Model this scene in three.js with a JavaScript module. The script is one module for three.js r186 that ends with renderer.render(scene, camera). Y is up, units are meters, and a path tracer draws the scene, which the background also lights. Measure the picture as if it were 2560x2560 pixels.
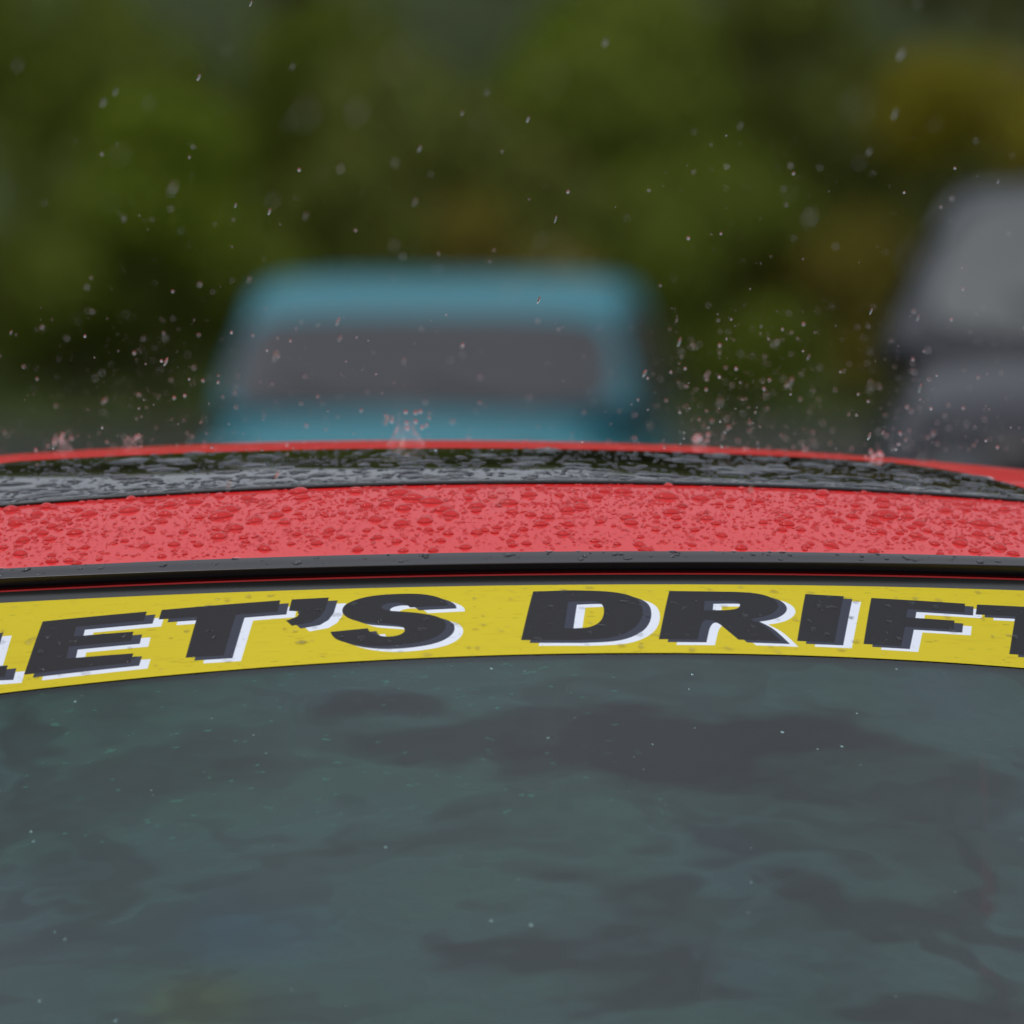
import * as THREE from 'three';
import { mergeGeometries } from 'three/addons/utils/BufferGeometryUtils.js';
import { createNoise2D, createNoise3D } from 'simplex-noise';

// ---------------------------------------------------------------- camera, sky, sun, exposure
const scene = new THREE.Scene();
const FOV = 6.297, EYE = [0, 1.6, 10], PITCH = 1.95 * Math.PI / 180;
const camera = new THREE.PerspectiveCamera(FOV, 1, 0.5, 3000);
camera.position.set(...EYE);
camera.rotation.set(-PITCH, 0, 0);
camera.focus = 10.08;                 // metres to the windscreen top and the red roof lip
camera.userData.fStop = 4.4;          // long lens, wide open: about 72 mm of aperture

function mulberry(a) { return () => { a |= 0; a = a + 0x6D2B79F5 | 0; let t = Math.imul(a ^ a >>> 15, 1 | a); t = t + Math.imul(t ^ t >>> 7, 61 | t) ^ t; return ((t ^ t >>> 14) >>> 0) / 4294967296; }; }
const rnd = mulberry(20240607);
const R = (a, b) => a + (b - a) * rnd();
const noise2 = createNoise2D(mulberry(11)), noise3 = createNoise3D(mulberry(12));
const fbm = (x, y, n = 4) => { let s = 0, a = 1, t = 0; for (let i = 0; i < n; i++) { s += a * noise2(x, y); t += a; x = x * 2.03 + 7.1; y = y * 2.03 - 3.7; a *= 0.5; } return s / t; };

// overcast rain sky: zenith about three times as bright as the horizon, faint cloud mottling all round
{
  const W = 512, H = 256, d = new Float32Array(W * H * 4);
  for (let j = 0; j < H; j++) for (let i = 0; i < W; i++) {
    const el = ((j + 0.5) / H - 0.5) * Math.PI, az = (i + 0.5) / W * 2 * Math.PI;
    const s = Math.max(0, Math.sin(el)), c = Math.cos(el);
    const n = 1 + 0.10 * noise3(c * Math.cos(az) * 2.2, Math.sin(el) * 4, c * Math.sin(az) * 2.2) + 0.05 * noise3(c * Math.cos(az) * 6, Math.sin(el) * 9, c * Math.sin(az) * 6);
    const L = (0.36 + 0.76 * s) * n, o = (j * W + i) * 4;
    d[o] = L * 0.93; d[o + 1] = L * 1.0; d[o + 2] = L * 1.12; d[o + 3] = 1;
  }
  const t = new THREE.DataTexture(d, W, H, THREE.RGBAFormat, THREE.FloatType);
  t.mapping = THREE.EquirectangularReflectionMapping; t.magFilter = THREE.LinearFilter; t.minFilter = THREE.LinearFilter; t.needsUpdate = true;
  scene.background = t; scene.environment = t;
}
const sun = new THREE.DirectionalLight(0xfff6ea, 0.6);   // the veiled sun behind the cloud
sun.position.set(-12, 40, 14); sun.castShadow = true; sun.shadow.radius = 40;
Object.assign(sun.shadow.camera, { left: -60, right: 60, top: 60, bottom: -60, near: 1, far: 160 });
sun.shadow.mapSize.set(2048, 2048);
scene.add(sun, sun.target);

const renderer = new THREE.WebGLRenderer({ antialias: true });
renderer.setSize(1024, 1024);
renderer.toneMapping = THREE.LinearToneMapping;
renderer.toneMappingExposure = 1.0;
renderer.shadowMap.enabled = true;

// ---------------------------------------------------------------- helpers
const V3 = (x, y, z) => new THREE.Vector3(x, y, z);
const lin = (r, g, b) => new THREE.Color().setRGB(r, g, b);
const std = (c, rough, o = {}) => new THREE.MeshStandardMaterial({ color: c, roughness: rough, ...o });
const phys = (c, rough, o = {}) => new THREE.MeshPhysicalMaterial({ color: c, roughness: rough, ...o });
const used = new Map();
function numbered(n) { const k = used.get(n) || 0; used.set(n, k + 1); return k ? `${n}_${String(k).padStart(3, '0')}` : n; }
function mesh(name, g, m, parent) {
  const o = new THREE.Mesh(g, m); o.name = parent === scene ? numbered(name) : name; o.castShadow = o.receiveShadow = true; parent.add(o); return o;
}
function thing(name, label, category, pos = [0, 0, 0], turn = 0, group) {
  const o = new THREE.Group(); o.name = numbered(name); o.position.set(...pos); o.rotation.y = turn;
  o.userData = { label, category }; if (group) o.userData.group = group; scene.add(o); return o;
}
function structure(o) { o.userData.kind = 'structure'; return o; }
/** grid surface from f(i/nu, j/nv) -> [x, y, z]; optional uv from the same parameters */
function grid(nu, nv, f, uvf) {
  const p = [], uv = [], ix = [];
  for (let j = 0; j <= nv; j++) for (let i = 0; i <= nu; i++) { const a = i / nu, b = j / nv; p.push(...f(a, b)); uv.push(...(uvf ? uvf(a, b) : [a, b])); }
  for (let j = 0; j < nv; j++) for (let i = 0; i < nu; i++) { const a = j * (nu + 1) + i, b = a + 1, c = a + nu + 1, e = c + 1; ix.push(a, b, e, a, e, c); }
  const g = new THREE.BufferGeometry();
  g.setAttribute('position', new THREE.Float32BufferAttribute(p, 3)); g.setAttribute('uv', new THREE.Float32BufferAttribute(uv, 2)); g.setIndex(ix); g.computeVertexNormals();
  return g;
}
/** rings of equal length -> closed skin with caps */
function skin(rings) {
  const n = rings[0].length, p = [], ix = [];
  for (const r of rings) for (const q of r) p.push(...q);
  for (let k = 0; k + 1 < rings.length; k++) for (let i = 0; i < n; i++) { const a = k * n + i, b = k * n + (i + 1) % n, c = a + n, e = b + n; ix.push(a, b, e, a, e, c); }
  for (const [k, flip] of [[0, 1], [rings.length - 1, 0]]) {
    const c = p.length / 3, m = [0, 0, 0]; for (const q of rings[k]) for (let t = 0; t < 3; t++) m[t] += q[t] / n; p.push(...m);
    for (let i = 0; i < n; i++) { const a = k * n + i, b = k * n + (i + 1) % n; flip ? ix.push(b, a, c) : ix.push(a, b, c); }
  }
  const g = new THREE.BufferGeometry(); g.setAttribute('position', new THREE.Float32BufferAttribute(p, 3)); g.setIndex(ix); g.computeVertexNormals();
  return g;
}
const tube = (pts, r, seg = 60, rad = 8, closed = false) => new THREE.TubeGeometry(new THREE.CatmullRomCurve3(pts.map(q => V3(...q)), closed), seg, r, rad, closed);
const boxAt = (w, h, d, x, y, z, ry = 0, rx = 0) => { const g = new THREE.BoxGeometry(w, h, d); if (rx) g.rotateX(rx); if (ry) g.rotateY(ry); g.translate(x, y, z); return g; };

// photograph pixel <-> place. A pixel gives a direction; the depth comes from the car surface it lies on.
const KPX = 1280 / Math.tan(FOV * Math.PI / 360), CB = Math.cos(PITCH), SB = Math.sin(PITCH);
function project(x, y, z) { const dx = x - EYE[0], dy = y - EYE[1], dz = z - EYE[2]; const cy = dy * CB - dz * SB * 1, cz = dz * CB + dy * SB; return [1280 + KPX * dx / -cz, 1280 - KPX * cy / -cz]; }
function ray(px, py) { const a = (px - 1280) / KPX, b = -(py - 1280) / KPX; return [a, b * CB - SB, -CB - b * SB]; }
function onPlaneZ(px, py, z) { const d = ray(px, py), t = (z - EYE[2]) / d[2]; return [EYE[0] + d[0] * t, EYE[1] + d[1] * t, z]; }

// ---------------------------------------------------------------- materials
function noiseTex(n, f, srgb) {
  const d = new Uint8Array(n * n * 4);
  for (let j = 0; j < n; j++) for (let i = 0; i < n; i++) { const c = f(i / n, j / n), o = (j * n + i) * 4; d[o] = c[0]; d[o + 1] = c[1]; d[o + 2] = c[2]; d[o + 3] = c[3] ?? 255; }
  const t = new THREE.DataTexture(d, n, n); t.magFilter = THREE.LinearFilter; t.minFilter = THREE.LinearMipmapLinearFilter; t.generateMipmaps = true; t.wrapS = t.wrapT = THREE.RepeatWrapping;
  if (srgb) t.colorSpace = THREE.SRGBColorSpace; t.needsUpdate = true; return t;
}
const M = {
  redPaint: phys(lin(0.68, 0.007, 0.006), 0.5, { specularIntensity: 0.15, clearcoat: 0.40, clearcoatRoughness: 0.04 }),
  blackPanel: phys(lin(0.004, 0.004, 0.005), 0.04, { ior: 1.42 }),
  rubber: phys(lin(0.014, 0.012, 0.014), 0.24, { ior: 1.55 }),
  seal: std(lin(0.008, 0.008, 0.008), 0.3),
  frit: std(lin(0.012, 0.012, 0.010), 0.22),
  glass: phys(lin(0.62, 0.76, 0.74), 0.03, { transmission: 1, thickness: 0, ior: 1.42 }),
  water: phys(lin(1, 1, 1), 0.0, { transmission: 1, thickness: 0.01, ior: 1.333 }),
  bead: phys(lin(1, 1, 1), 0.0, { transmission: 1, thickness: 0.01, ior: 1.28 }),
  glosslessRed: std(lin(0.68, 0.007, 0.006), 1),   // same red without gloss, on discs added inside beads to cut sky reflection
  chrome: std(lin(0.6, 0.6, 0.6), 0.2, { metalness: 1 }),
  interior: std(lin(0.018, 0.018, 0.02), 0.8),
  tyre: std(lin(0.012, 0.012, 0.012), 0.85),
  rim: std(lin(0.35, 0.35, 0.36), 0.35, { metalness: 0.8 }),
  lamp: phys(lin(0.12, 0.125, 0.13), 0.15, { ior: 1.5 }),
  tailLamp: phys(lin(0.35, 0.02, 0.02), 0.1),
};

// ---------------------------------------------------------------- ground
{
  const t = noiseTex(512, (u, v) => { const n = fbm(u * 14, v * 14, 3), s = rnd(); const k = 58 + 12 * n + 22 * (s - 0.5); return [k, k, k * 1.02]; }, true);
  const rgh = noiseTex(256, (u, v) => { const k = 90 + 70 * fbm(u * 5 + 3, v * 5, 4); return [k, k, k]; });
  t.repeat.set(300, 300); rgh.repeat.set(80, 80);
  const g = new THREE.CircleGeometry(1200, 96); g.rotateX(-Math.PI / 2);
  const o = structure(mesh('asphalt_ground', g, std(lin(1, 1, 1), 1, { map: t, roughnessMap: rgh }), scene)); o.position.y = 0;
}
// grassy bank behind the track, rising under the trees
{
  const t = noiseTex(512, (u, v) => { const n = fbm(u * 20, v * 20, 4), s = rnd(); return [66 + 18 * n + 14 * s, 80 + 20 * n + 14 * s, 22 + 8 * n + 6 * s]; }, true); t.repeat.set(40, 6);
  const g = grid(160, 24, (a, b) => { const x = -70 + 140 * a, k = b; const z = -54 - 34 * k; const h = 0.02 + 7.5 * k * k * (3 - 2 * k) + 0.35 * k * fbm(x * 0.25, z * 0.25, 3) + 0.12 * fbm(x * 0.9, z * 0.9, 2) * Math.min(1, k * 8); return [x, Math.max(0.004, h), z]; });
  structure(mesh('grass_bank', g, std(lin(1, 1, 1), 0.95, { map: t }), scene));
}

// ---------------------------------------------------------------- vegetation
function leafCloud(n, place, size, colours) {
  const p = [], c = [], nm = [], ix = []; const q = new THREE.Quaternion(), e = new THREE.Euler(), v = V3();
  for (let i = 0; i < n; i++) {
    const [x, y, z] = place(), s = size * R(0.6, 1.4); e.set(R(-1.2, 0.6), R(0, 6.28), R(-0.7, 0.7)); q.setFromEuler(e);
    const col = colours[Math.floor(rnd() * colours.length)], k = R(0.75, 1.25), b = p.length / 3;
    const N = V3(0, 0.25, 1).normalize().applyQuaternion(q);
    for (const [a, h] of [[0, -0.5], [0.30, 0.02], [0, 0.6], [-0.30, 0.02]]) {
      v.set(a * s, h * s, (a === 0 ? 0 : 0.06) * s).applyQuaternion(q); p.push(x + v.x, y + v.y, z + v.z); c.push(col[0] * k, col[1] * k, col[2] * k); nm.push(N.x, N.y, N.z);
    }
    ix.push(b, b + 1, b + 2, b, b + 2, b + 3);
  }
  const g = new THREE.BufferGeometry(); g.setAttribute('position', new THREE.Float32BufferAttribute(p, 3)); g.setAttribute('normal', new THREE.Float32BufferAttribute(nm, 3)); g.setAttribute('color', new THREE.Float32BufferAttribute(c, 3)); g.setIndex(ix); return g;
}
const leafMat = phys(lin(1, 1, 1), 0.9, { specularIntensity: 0.3, vertexColors: true, transmission: 0.4, thickness: 0, side: THREE.DoubleSide });
const barkMat = std(lin(0.06, 0.055, 0.025), 0.95);
const LEAF = {
  dark: [[0.190, 0.234, 0.029], [0.206, 0.257, 0.033], [0.159, 0.188, 0.029], [0.215, 0.195, 0.037]],
  mid: [[0.191, 0.245, 0.021], [0.211, 0.270, 0.024], [0.166, 0.201, 0.024]],
  bright: [[0.203, 0.278, 0.015], [0.230, 0.304, 0.017], [0.171, 0.231, 0.015]],
  yellow: [[0.351, 0.307, 0.012], [0.325, 0.282, 0.012], [0.260, 0.230, 0.015]],
  brown: [[0.247, 0.198, 0.024], [0.208, 0.179, 0.024], [0.260, 0.218, 0.024]],
};
const bankY = (x, z) => { const k = Math.max(0, (-54 - z) / 34); return 7.5 * k * k * (3 - 2 * k); };
function bush(name, label, x, z, rx, h, kind, n, group, cat = 'shrub', size = 0.12) {
  const y0 = bankY(x, z), o = thing(name, label, cat, [x, y0, z], R(0, 6), group);
  const lobes = []; const nl = 9;
  for (let i = 0; i < nl; i++) { const a = R(0, 6.28), rr = Math.sqrt(rnd()) * rx * 0.62; lobes.push([Math.cos(a) * rr, h * R(0.18, 0.86), Math.sin(a) * rr, rx * R(0.28, 0.5)]); }
  const g = leafCloud(n, () => { const l = lobes[Math.floor(rnd() * nl)], a = R(0, 6.28), cz = R(-1, 1), s = Math.sqrt(1 - cz * cz), r = l[3] * Math.cbrt(R(0.25, 1)); return [l[0] + Math.cos(a) * s * r, Math.max(0.02, l[1] + cz * r * 0.95), l[2] + Math.sin(a) * s * r]; }, size, LEAF[kind]);
  mesh('crown', g, leafMat, o);
  for (let i = 0; i < 4; i++) { const l = lobes[i]; mesh('stem', tube([[l[0] * 0.1, -0.1, l[2] * 0.1], [l[0] * 0.5, l[1] * 0.5, l[2] * 0.5], [l[0], l[1], l[2]]], 0.025, 6, 5), barkMat, o); }
  return o;
}
function tree(label, x, z, rx, h, kind, n, group) {
  const y0 = bankY(x, z), o = thing('tree', label, 'tree', [x, y0, z], R(0, 6), group), lobes = [];
  for (let i = 0; i < 14; i++) { const a = R(0, 6.28), t = i / 13, rr = rx * (0.3 + 0.5 * Math.sin(Math.PI * (0.2 + 0.7 * t))) * Math.sqrt(rnd()); lobes.push([Math.cos(a) * rr, h * (0.22 + 0.70 * t), Math.sin(a) * rr, rx * R(0.34, 0.52)]); }
  const g = leafCloud(n, () => { const l = lobes[Math.floor(rnd() * 14)], a = R(0, 6.28), cz = R(-1, 1), s = Math.sqrt(1 - cz * cz), r = l[3] * Math.cbrt(R(0.3, 1)); return [l[0] + Math.cos(a) * s * r, l[1] + cz * r, l[2] + Math.sin(a) * s * r]; }, 0.40, LEAF[kind]);
  mesh('crown', g, leafMat, o);
  const tr = []; for (let k = 0; k <= 8; k++) { const t = k / 8, r = 0.22 * (1 - 0.8 * t) + 0.02, ring = []; for (let i = 0; i < 9; i++) { const a = i / 9 * 6.2832; ring.push([Math.cos(a) * r + 0.2 * Math.sin(t * 3), -0.3 + t * h * 0.9, -Math.sin(a) * r + 0.15 * Math.sin(t * 4)]); } tr.push(ring); }
  const trunk = mesh('trunk', skin(tr), barkMat, o);
  for (let i = 2; i < 12; i += 2) { const l = lobes[i]; mesh('limb', tube([[0.1, l[1] * 0.6, 0.1], [l[0] * 0.5, l[1] * 0.85, l[2] * 0.5], l.slice(0, 3)], 0.05, 8, 5), barkMat, trunk); }
  return o;
}
{
  const row = [ // x, z, radius, height, tone, leaves
    [-4.6, -55.5, 1.25, 2.6, 'dark', 5200], [-3.3, -57.5, 1.5, 3.2, 'mid', 6500], [-2.45, -55.2, 0.85, 2.7, 'bright', 4200], [-1.25, -55.6, 0.95, 2.2, 'dark', 4600],
    [-0.2, -56.8, 1.3, 2.6, 'dark', 6000], [0.85, -57.2, 1.35, 3.0, 'mid', 6000], [0.15, -55.0, 0.8, 1.5, 'brown', 3200], [1.55, -55.3, 0.8, 2.0, 'mid', 3600],
    [2.35, -55.5, 0.85, 1.6, 'brown', 3400], [3.35, -56.0, 1.05, 2.7, 'yellow', 5200], [4.5, -57, 1.4, 2.9, 'dark', 5600], [2.55, -58.4, 1.35, 3.4, 'dark', 5600],
    [-6.4, -56.5, 1.5, 3.0, 'mid', 5200], [-3.05, -55.1, 0.7, 1.9, 'mid', 3000], [-1.75, -55.0, 0.6, 1.5, 'mid', 2600], [-1.9, -59.0, 1.2, 2.6, 'mid', 4600], [6.3, -56.8, 1.5, 2.9, 'brown', 5200],
  ];
  const txt = ['dense dark green shrub left of the bright yellow-green one', 'tall mid green shrub just behind the bright yellow-green one', 'bright yellow-green shrub left of the blue car on the bank', 'dark green shrub behind the left side of the blue car roof',
    'wide dark green shrub behind the middle of the blue car', 'mid green shrub under the bright high one on the bank', 'low brownish shrub showing just over the blue car roof', 'mid green shrub right of the blue car on the bank',
    'low brownish olive shrub between the blue car and the black car', 'tall yellow-olive shrub on the bank behind the black car', 'dark green shrub beside the tall yellow-olive one', 'tall dark green shrub behind the low brownish olive one',
    'mid green shrub at the far left end of the shrub row', 'small mid green shrub touching the left flank of the bright yellow-green one', 'small low shrub touching the right flank of the bright yellow-green one', 'mid green shrub set back on the bank beyond the bright yellow-green one', 'brownish olive shrub at the far right end of the shrub row'];
  row.forEach(([x, z, r, h, k, n], i) => bush('shrub', txt[i], x, z, r, h, k, n, 'shrubs along the grass bank'));
  bush('shrub', 'bright green high shrub on the bank above the blue car', 0.55, -60.2, 1.25, 2.6, 'bright', 5200, 'shrubs along the grass bank');
  const trees = [[-9, -63, 3.6, 14, 'mid'], [-5.2, -66, 3.8, 15, 'dark'], [-1.6, -64, 3.5, 14, 'mid'], [2.0, -66.5, 3.8, 15.5, 'dark'], [5.4, -63.5, 3.5, 14, 'brown'], [9, -66, 3.8, 15, 'dark'], [-13, -65, 3.8, 14.5, 'dark'], [13, -64, 3.8, 14, 'mid'], [-17.5, -64, 3.8, 14, 'mid'], [17.5, -65, 3.8, 14.5, 'dark']];
  const tt = ['mid green tree on the bank behind the left end of the shrubs', 'dark green tree on the bank behind the bright yellow-green shrub', 'mid green tree on the bank above the blue car', 'tall dark green tree behind the bright high shrub', 'brownish olive tree behind the tall yellow-olive shrub', 'dark green tree behind the right end of the shrubs',
    'dark green tree second along the bank past the left end of the shrubs', 'mid green tree second along the bank past the right end of the shrubs', 'mid green tree at the left end of the tree row', 'dark green tree at the right end of the tree row'];
  trees.forEach(([x, z, r, h, k], i) => tree(tt[i], x, z, r, h, k, 10000, 'trees on the bank'));
}

// ---------------------------------------------------------------- the two cars in the background
/** cabin ring at height y: half-width a, front z, rear z -> superellipse plan */
function makeCar(o, s) {
  const paint = s.paint, N = 6;
  const at = (list, y) => { let i = 0; while (i < list.length - 2 && y > list[i + 1][0]) i++; const A = list[i], B = list[i + 1], t = THREE.MathUtils.clamp((y - A[0]) / (B[0] - A[0]), 0, 1); return A.map((q, k) => q + (B[k] - q) * t); };
  const ringAt = (r) => { const [y, a, zf, zr] = r, zc = (zf + zr) / 2, b = (zf - zr) / 2, ring = []; for (let i = 0; i < 72; i++) { const th = i / 72 * 2 * Math.PI, c = Math.cos(th), d = Math.sin(th), k = Math.pow(Math.pow(Math.abs(c), N) + Math.pow(Math.abs(d), N), -1 / N); ring.push([a * c * k, y, zc - b * d * k]); } return ring; };
  // lower body: cross-sections along z
  const secs = s.body.map(([z, hw, y0, y1]) => { const ring = [], n = 4.5; for (let i = 0; i < 48; i++) { const th = i / 48 * 2 * Math.PI, c = Math.cos(th), d = Math.sin(th), k = Math.pow(Math.pow(Math.abs(c), n) + Math.pow(Math.abs(d), n), -1 / n); const yy = (y0 + y1) / 2 + (y1 - y0) / 2 * d * k; ring.push([hw * c * k * (d > 0 ? 1 - 0.06 * d * k : 1), yy, z]); } return ring; });
  mesh('body', skin(secs), paint, o);
  // cabin shell
  mesh('roof', skin(s.cabin.map(ringAt)), paint, o);
  const dims = y => at(s.cabin, y);
  const frontZ = (x, y) => { const [, a, zf, zr] = dims(y), zc = (zf + zr) / 2, b = (zf - zr) / 2; return zc + b * Math.pow(Math.max(0, 1 - Math.pow(Math.abs(x / a), N)), 1 / N); };
  const rearZ = (x, y) => { const [, a, zf, zr] = dims(y), zc = (zf + zr) / 2, b = (zf - zr) / 2; return zc - b * Math.pow(Math.max(0, 1 - Math.pow(Math.abs(x / a), N)), 1 / N); };
  const sideX = (z, y) => { const [, a, zf, zr] = dims(y), zc = (zf + zr) / 2, b = (zf - zr) / 2; return a * Math.pow(Math.max(0, 1 - Math.pow(Math.abs((z - zc) / b), N)), 1 / N); };
  const squ = (a, b) => { const x = 2 * a - 1, y = 2 * b - 1, m = 0.22; return [x * (1 - m * 0.5 * y * y * y * y), y * (1 - m * 0.5 * x * x * x * x)]; };
  const [wy0, wy1] = s.window;
  const hwAt = (y) => dims(y)[1] * s.glassShare;
  const pane = (f) => grid(24, 12, (a, b) => { const [x, yy] = squ(a, b), y = (wy0 + wy1) / 2 + (wy1 - wy0) / 2 * yy; return f(x, y); });
  const ws = mesh('windscreen', pane((x, y) => [x * hwAt(y), y, frontZ(x * hwAt(y), y) + 0.008]), s.screen, o);
  mesh('wiper', mergeGeometries([tube([[-0.05, wy0 + 0.015, frontZ(0, wy0) + 0.03], [-0.35, wy0 + 0.05, frontZ(0.3, wy0 + 0.05) + 0.03], [-0.5, wy0 + 0.1, frontZ(0.5, wy0 + 0.1) + 0.03]], 0.008, 12, 5), tube([[0.45, wy0 + 0.015, frontZ(0.4, wy0) + 0.03], [0.2, wy0 + 0.05, frontZ(0.2, wy0 + 0.05) + 0.03], [0.02, wy0 + 0.1, frontZ(0, wy0 + 0.1) + 0.03]], 0.008, 12, 5)]), M.rubber, ws);
  mesh('rear_window', pane((x, y) => [-x * hwAt(y), y, rearZ(x * hwAt(y), y) - 0.008]), s.glass, o);
  for (const sd of [-1, 1]) for (const [z0, z1] of s.sideWindows) mesh('side_window', pane((x, y) => { const z = (z0 + z1) / 2 + (z1 - z0) / 2 * x * -sd; const zz = z + (y - wy0) * (z > 0 ? -0.25 : 0.15); return [sd * (sideX(zz, y) + 0.008), y, zz]; }), s.glass, o);
  // bonnet: a proud panel on the nose
  const [b0, b1, bh] = s.bonnet;    // z rear, z front, half width
  const topAt = z => { let i = 0; while (i < s.body.length - 2 && z > s.body[i + 1][0]) i++; const A = s.body[i], B = s.body[i + 1], t = (z - A[0]) / (B[0] - A[0]); return A[3] + (B[3] - A[3]) * t; };
  mesh('bonnet', grid(24, 14, (a, b) => { const x = (2 * a - 1) * bh, z = b0 + (b1 - b0) * (1 - b); return [x, topAt(z) + 0.018 - 0.045 * Math.pow(Math.abs(x / bh), 3) - (b < 0.12 ? (0.12 - b) * 0.25 : 0), z]; }), paint, o);
  const zf = s.body[s.body.length - 1][0], fy = s.face;
  for (const sd of [-1, 1]) {
    const l = mesh('headlight', new THREE.SphereGeometry(0.1, 20, 12).scale(1.2, 0.85, 0.45).translate(sd * s.lampX, fy, zf - 0.02), M.lamp, o);
    mesh('bezel', new THREE.TorusGeometry(0.105, 0.014, 8, 28).scale(1.18, 0.85, 1).translate(sd * s.lampX, fy, zf + 0.005), M.rubber, l);
    mesh('tail_light', boxAt(0.14, 0.16, 0.05, sd * s.lampX, fy + 0.05, s.body[0][0] - 0.01), M.tailLamp, o);
  }
  mesh('grille', mergeGeometries([0, 1, 2, 3].map(i => boxAt(s.lampX * 1.4, 0.018, 0.03, 0, fy - 0.07 + i * 0.045, zf + 0.004))), M.rubber, o);
  mesh('front_bumper', boxAt(s.body[4][1] * 1.9, 0.16, 0.14, 0, 0.40, zf + 0.02), s.bumper || paint, o);
  mesh('rear_bumper', boxAt(s.body[4][1] * 1.9, 0.16, 0.14, 0, 0.42, s.body[0][0] - 0.02), s.bumper || paint, o);
  for (const sd of [-1, 1]) for (const z of s.axles) {
    const prof = [[0.18, -0.09], [0.29, -0.1], [0.31, -0.07], [0.315, 0], [0.31, 0.07], [0.29, 0.1], [0.18, 0.09]].map(q => new THREE.Vector2(q[0] * s.wheel / 0.315, q[1]));
    const w = mesh('wheel', new THREE.LatheGeometry(prof, 40).rotateZ(Math.PI / 2).translate(sd * s.track, s.wheel, z), M.tyre, o);
    const spokes = [new THREE.CylinderGeometry(0.185 * s.wheel / 0.315, 0.185 * s.wheel / 0.315, 0.1, 32, 1, true).rotateZ(Math.PI / 2)];
    for (let k = 0; k < 5; k++) spokes.push(boxAt(0.03, 0.17 * s.wheel / 0.315, 0.04, sd * 0.03, 0.09 * s.wheel / 0.315, 0).rotateX(k * 2 * Math.PI / 5));
    mesh('rim', mergeGeometries(spokes.map(g => g.index ? g : g)).translate(sd * s.track, s.wheel, z), M.rim, w);
  }
  return o;
}
{
  const wet = { specularIntensity: 0.3, clearcoat: 0.3, clearcoatRoughness: 0.08 };
  const blue = phys(lin(0.008, 0.165, 0.205), 0.5, wet);
  const darkGlass = phys(lin(0.05, 0.048, 0.05), 0.25, { ior: 1.3 });
  const p = onPlaneZ(1090, 1100, -24);
  const o = thing('blue_car', 'turquoise blue car with a dark windscreen facing the red roof from behind', 'car', [p[0], 0, -25.2], -0.10);
  makeCar(o, {
    paint: blue, glass: darkGlass, screen: darkGlass, window: [0.80, 1.16], glassShare: 0.93,
    body: [[-1.95, 0.62, 0.30, 0.62], [-1.8, 0.76, 0.22, 0.78], [-1.0, 0.80, 0.2, 0.82], [0, 0.81, 0.2, 0.815], [0.7, 0.81, 0.2, 0.80], [1.3, 0.79, 0.2, 0.755], [1.72, 0.75, 0.22, 0.70], [1.88, 0.62, 0.30, 0.62]],
    cabin: [[0.74, 0.805, 0.95, -1.7], [0.84, 0.795, 0.84, -1.6], [1.0, 0.765, 0.62, -1.42], [1.15, 0.725, 0.42, -1.22], [1.205, 0.715, 0.30, -1.06], [1.25, 0.69, 0.12, -0.9], [1.28, 0.62, -0.08, -0.7], [1.292, 0.42, -0.3, -0.55]],
    sideWindows: [[-0.95, -0.3], [-0.22, 0.38]], bonnet: [0.78, 1.74, 0.66], face: 0.58, lampX: 0.52, mirrorX: 0.89, mirrorZ: 0.5, axles: [-1.2, 1.2], track: 0.72, wheel: 0.29,
  });
  const navy = phys(lin(0.010, 0.010, 0.014), 0.5, { specularIntensity: 0.05, clearcoat: 0.45, clearcoatRoughness: 0.1 });
  const skyGreyScreen = phys(lin(0.090, 0.092, 0.084), 0.35, { ior: 1.35 });          // windscreen with its grey sky reflection painted into the colour
  const q = onPlaneZ(3150, 900, -14);
  const c = thing('dark_car', 'tall black car with a pale windscreen beyond the red roof', 'car', [q[0], 0, -16.3], -0.07);
  makeCar(c, {
    paint: navy, glass: M.blackPanel, screen: skyGreyScreen, window: [1.225, 1.60], glassShare: 0.88,
    body: [[-2.2, 0.72, 0.35, 0.9], [-2.0, 0.88, 0.3, 1.16], [-1.0, 0.91, 0.28, 1.2], [0.2, 0.92, 0.28, 1.215], [1.0, 0.92, 0.28, 1.20], [1.6, 0.90, 0.28, 1.14], [2.02, 0.85, 0.3, 1.05], [2.2, 0.72, 0.36, 0.94]],
    cabin: [[1.12, 0.90, 1.15, -2.0], [1.22, 0.875, 0.98, -1.95], [1.4, 0.80, 0.62, -1.86], [1.59, 0.72, 0.30, -1.75], [1.63, 0.66, 0.12, -1.6], [1.645, 0.45, -0.1, -1.4]],
    sideWindows: [[-1.5, -0.55], [-0.45, 0.35]], bonnet: [0.98, 2.04, 0.74], face: 0.86, lampX: 0.62, mirrorX: 1.0, mirrorZ: 0.7, axles: [-1.35, 1.4], track: 0.8, wheel: 0.36,
  });
}

// ---------------------------------------------------------------- the red car
const PSI = 6.7 * Math.PI / 180, X0 = 0.026, CP = Math.cos(PSI), SP = Math.sin(PSI);
const toWorld = (u, v, w) => [X0 + u * CP + w * SP, v, -u * SP + w * CP];
const quad = (a, b, c) => u => a + b * u + c * u * u;
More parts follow.
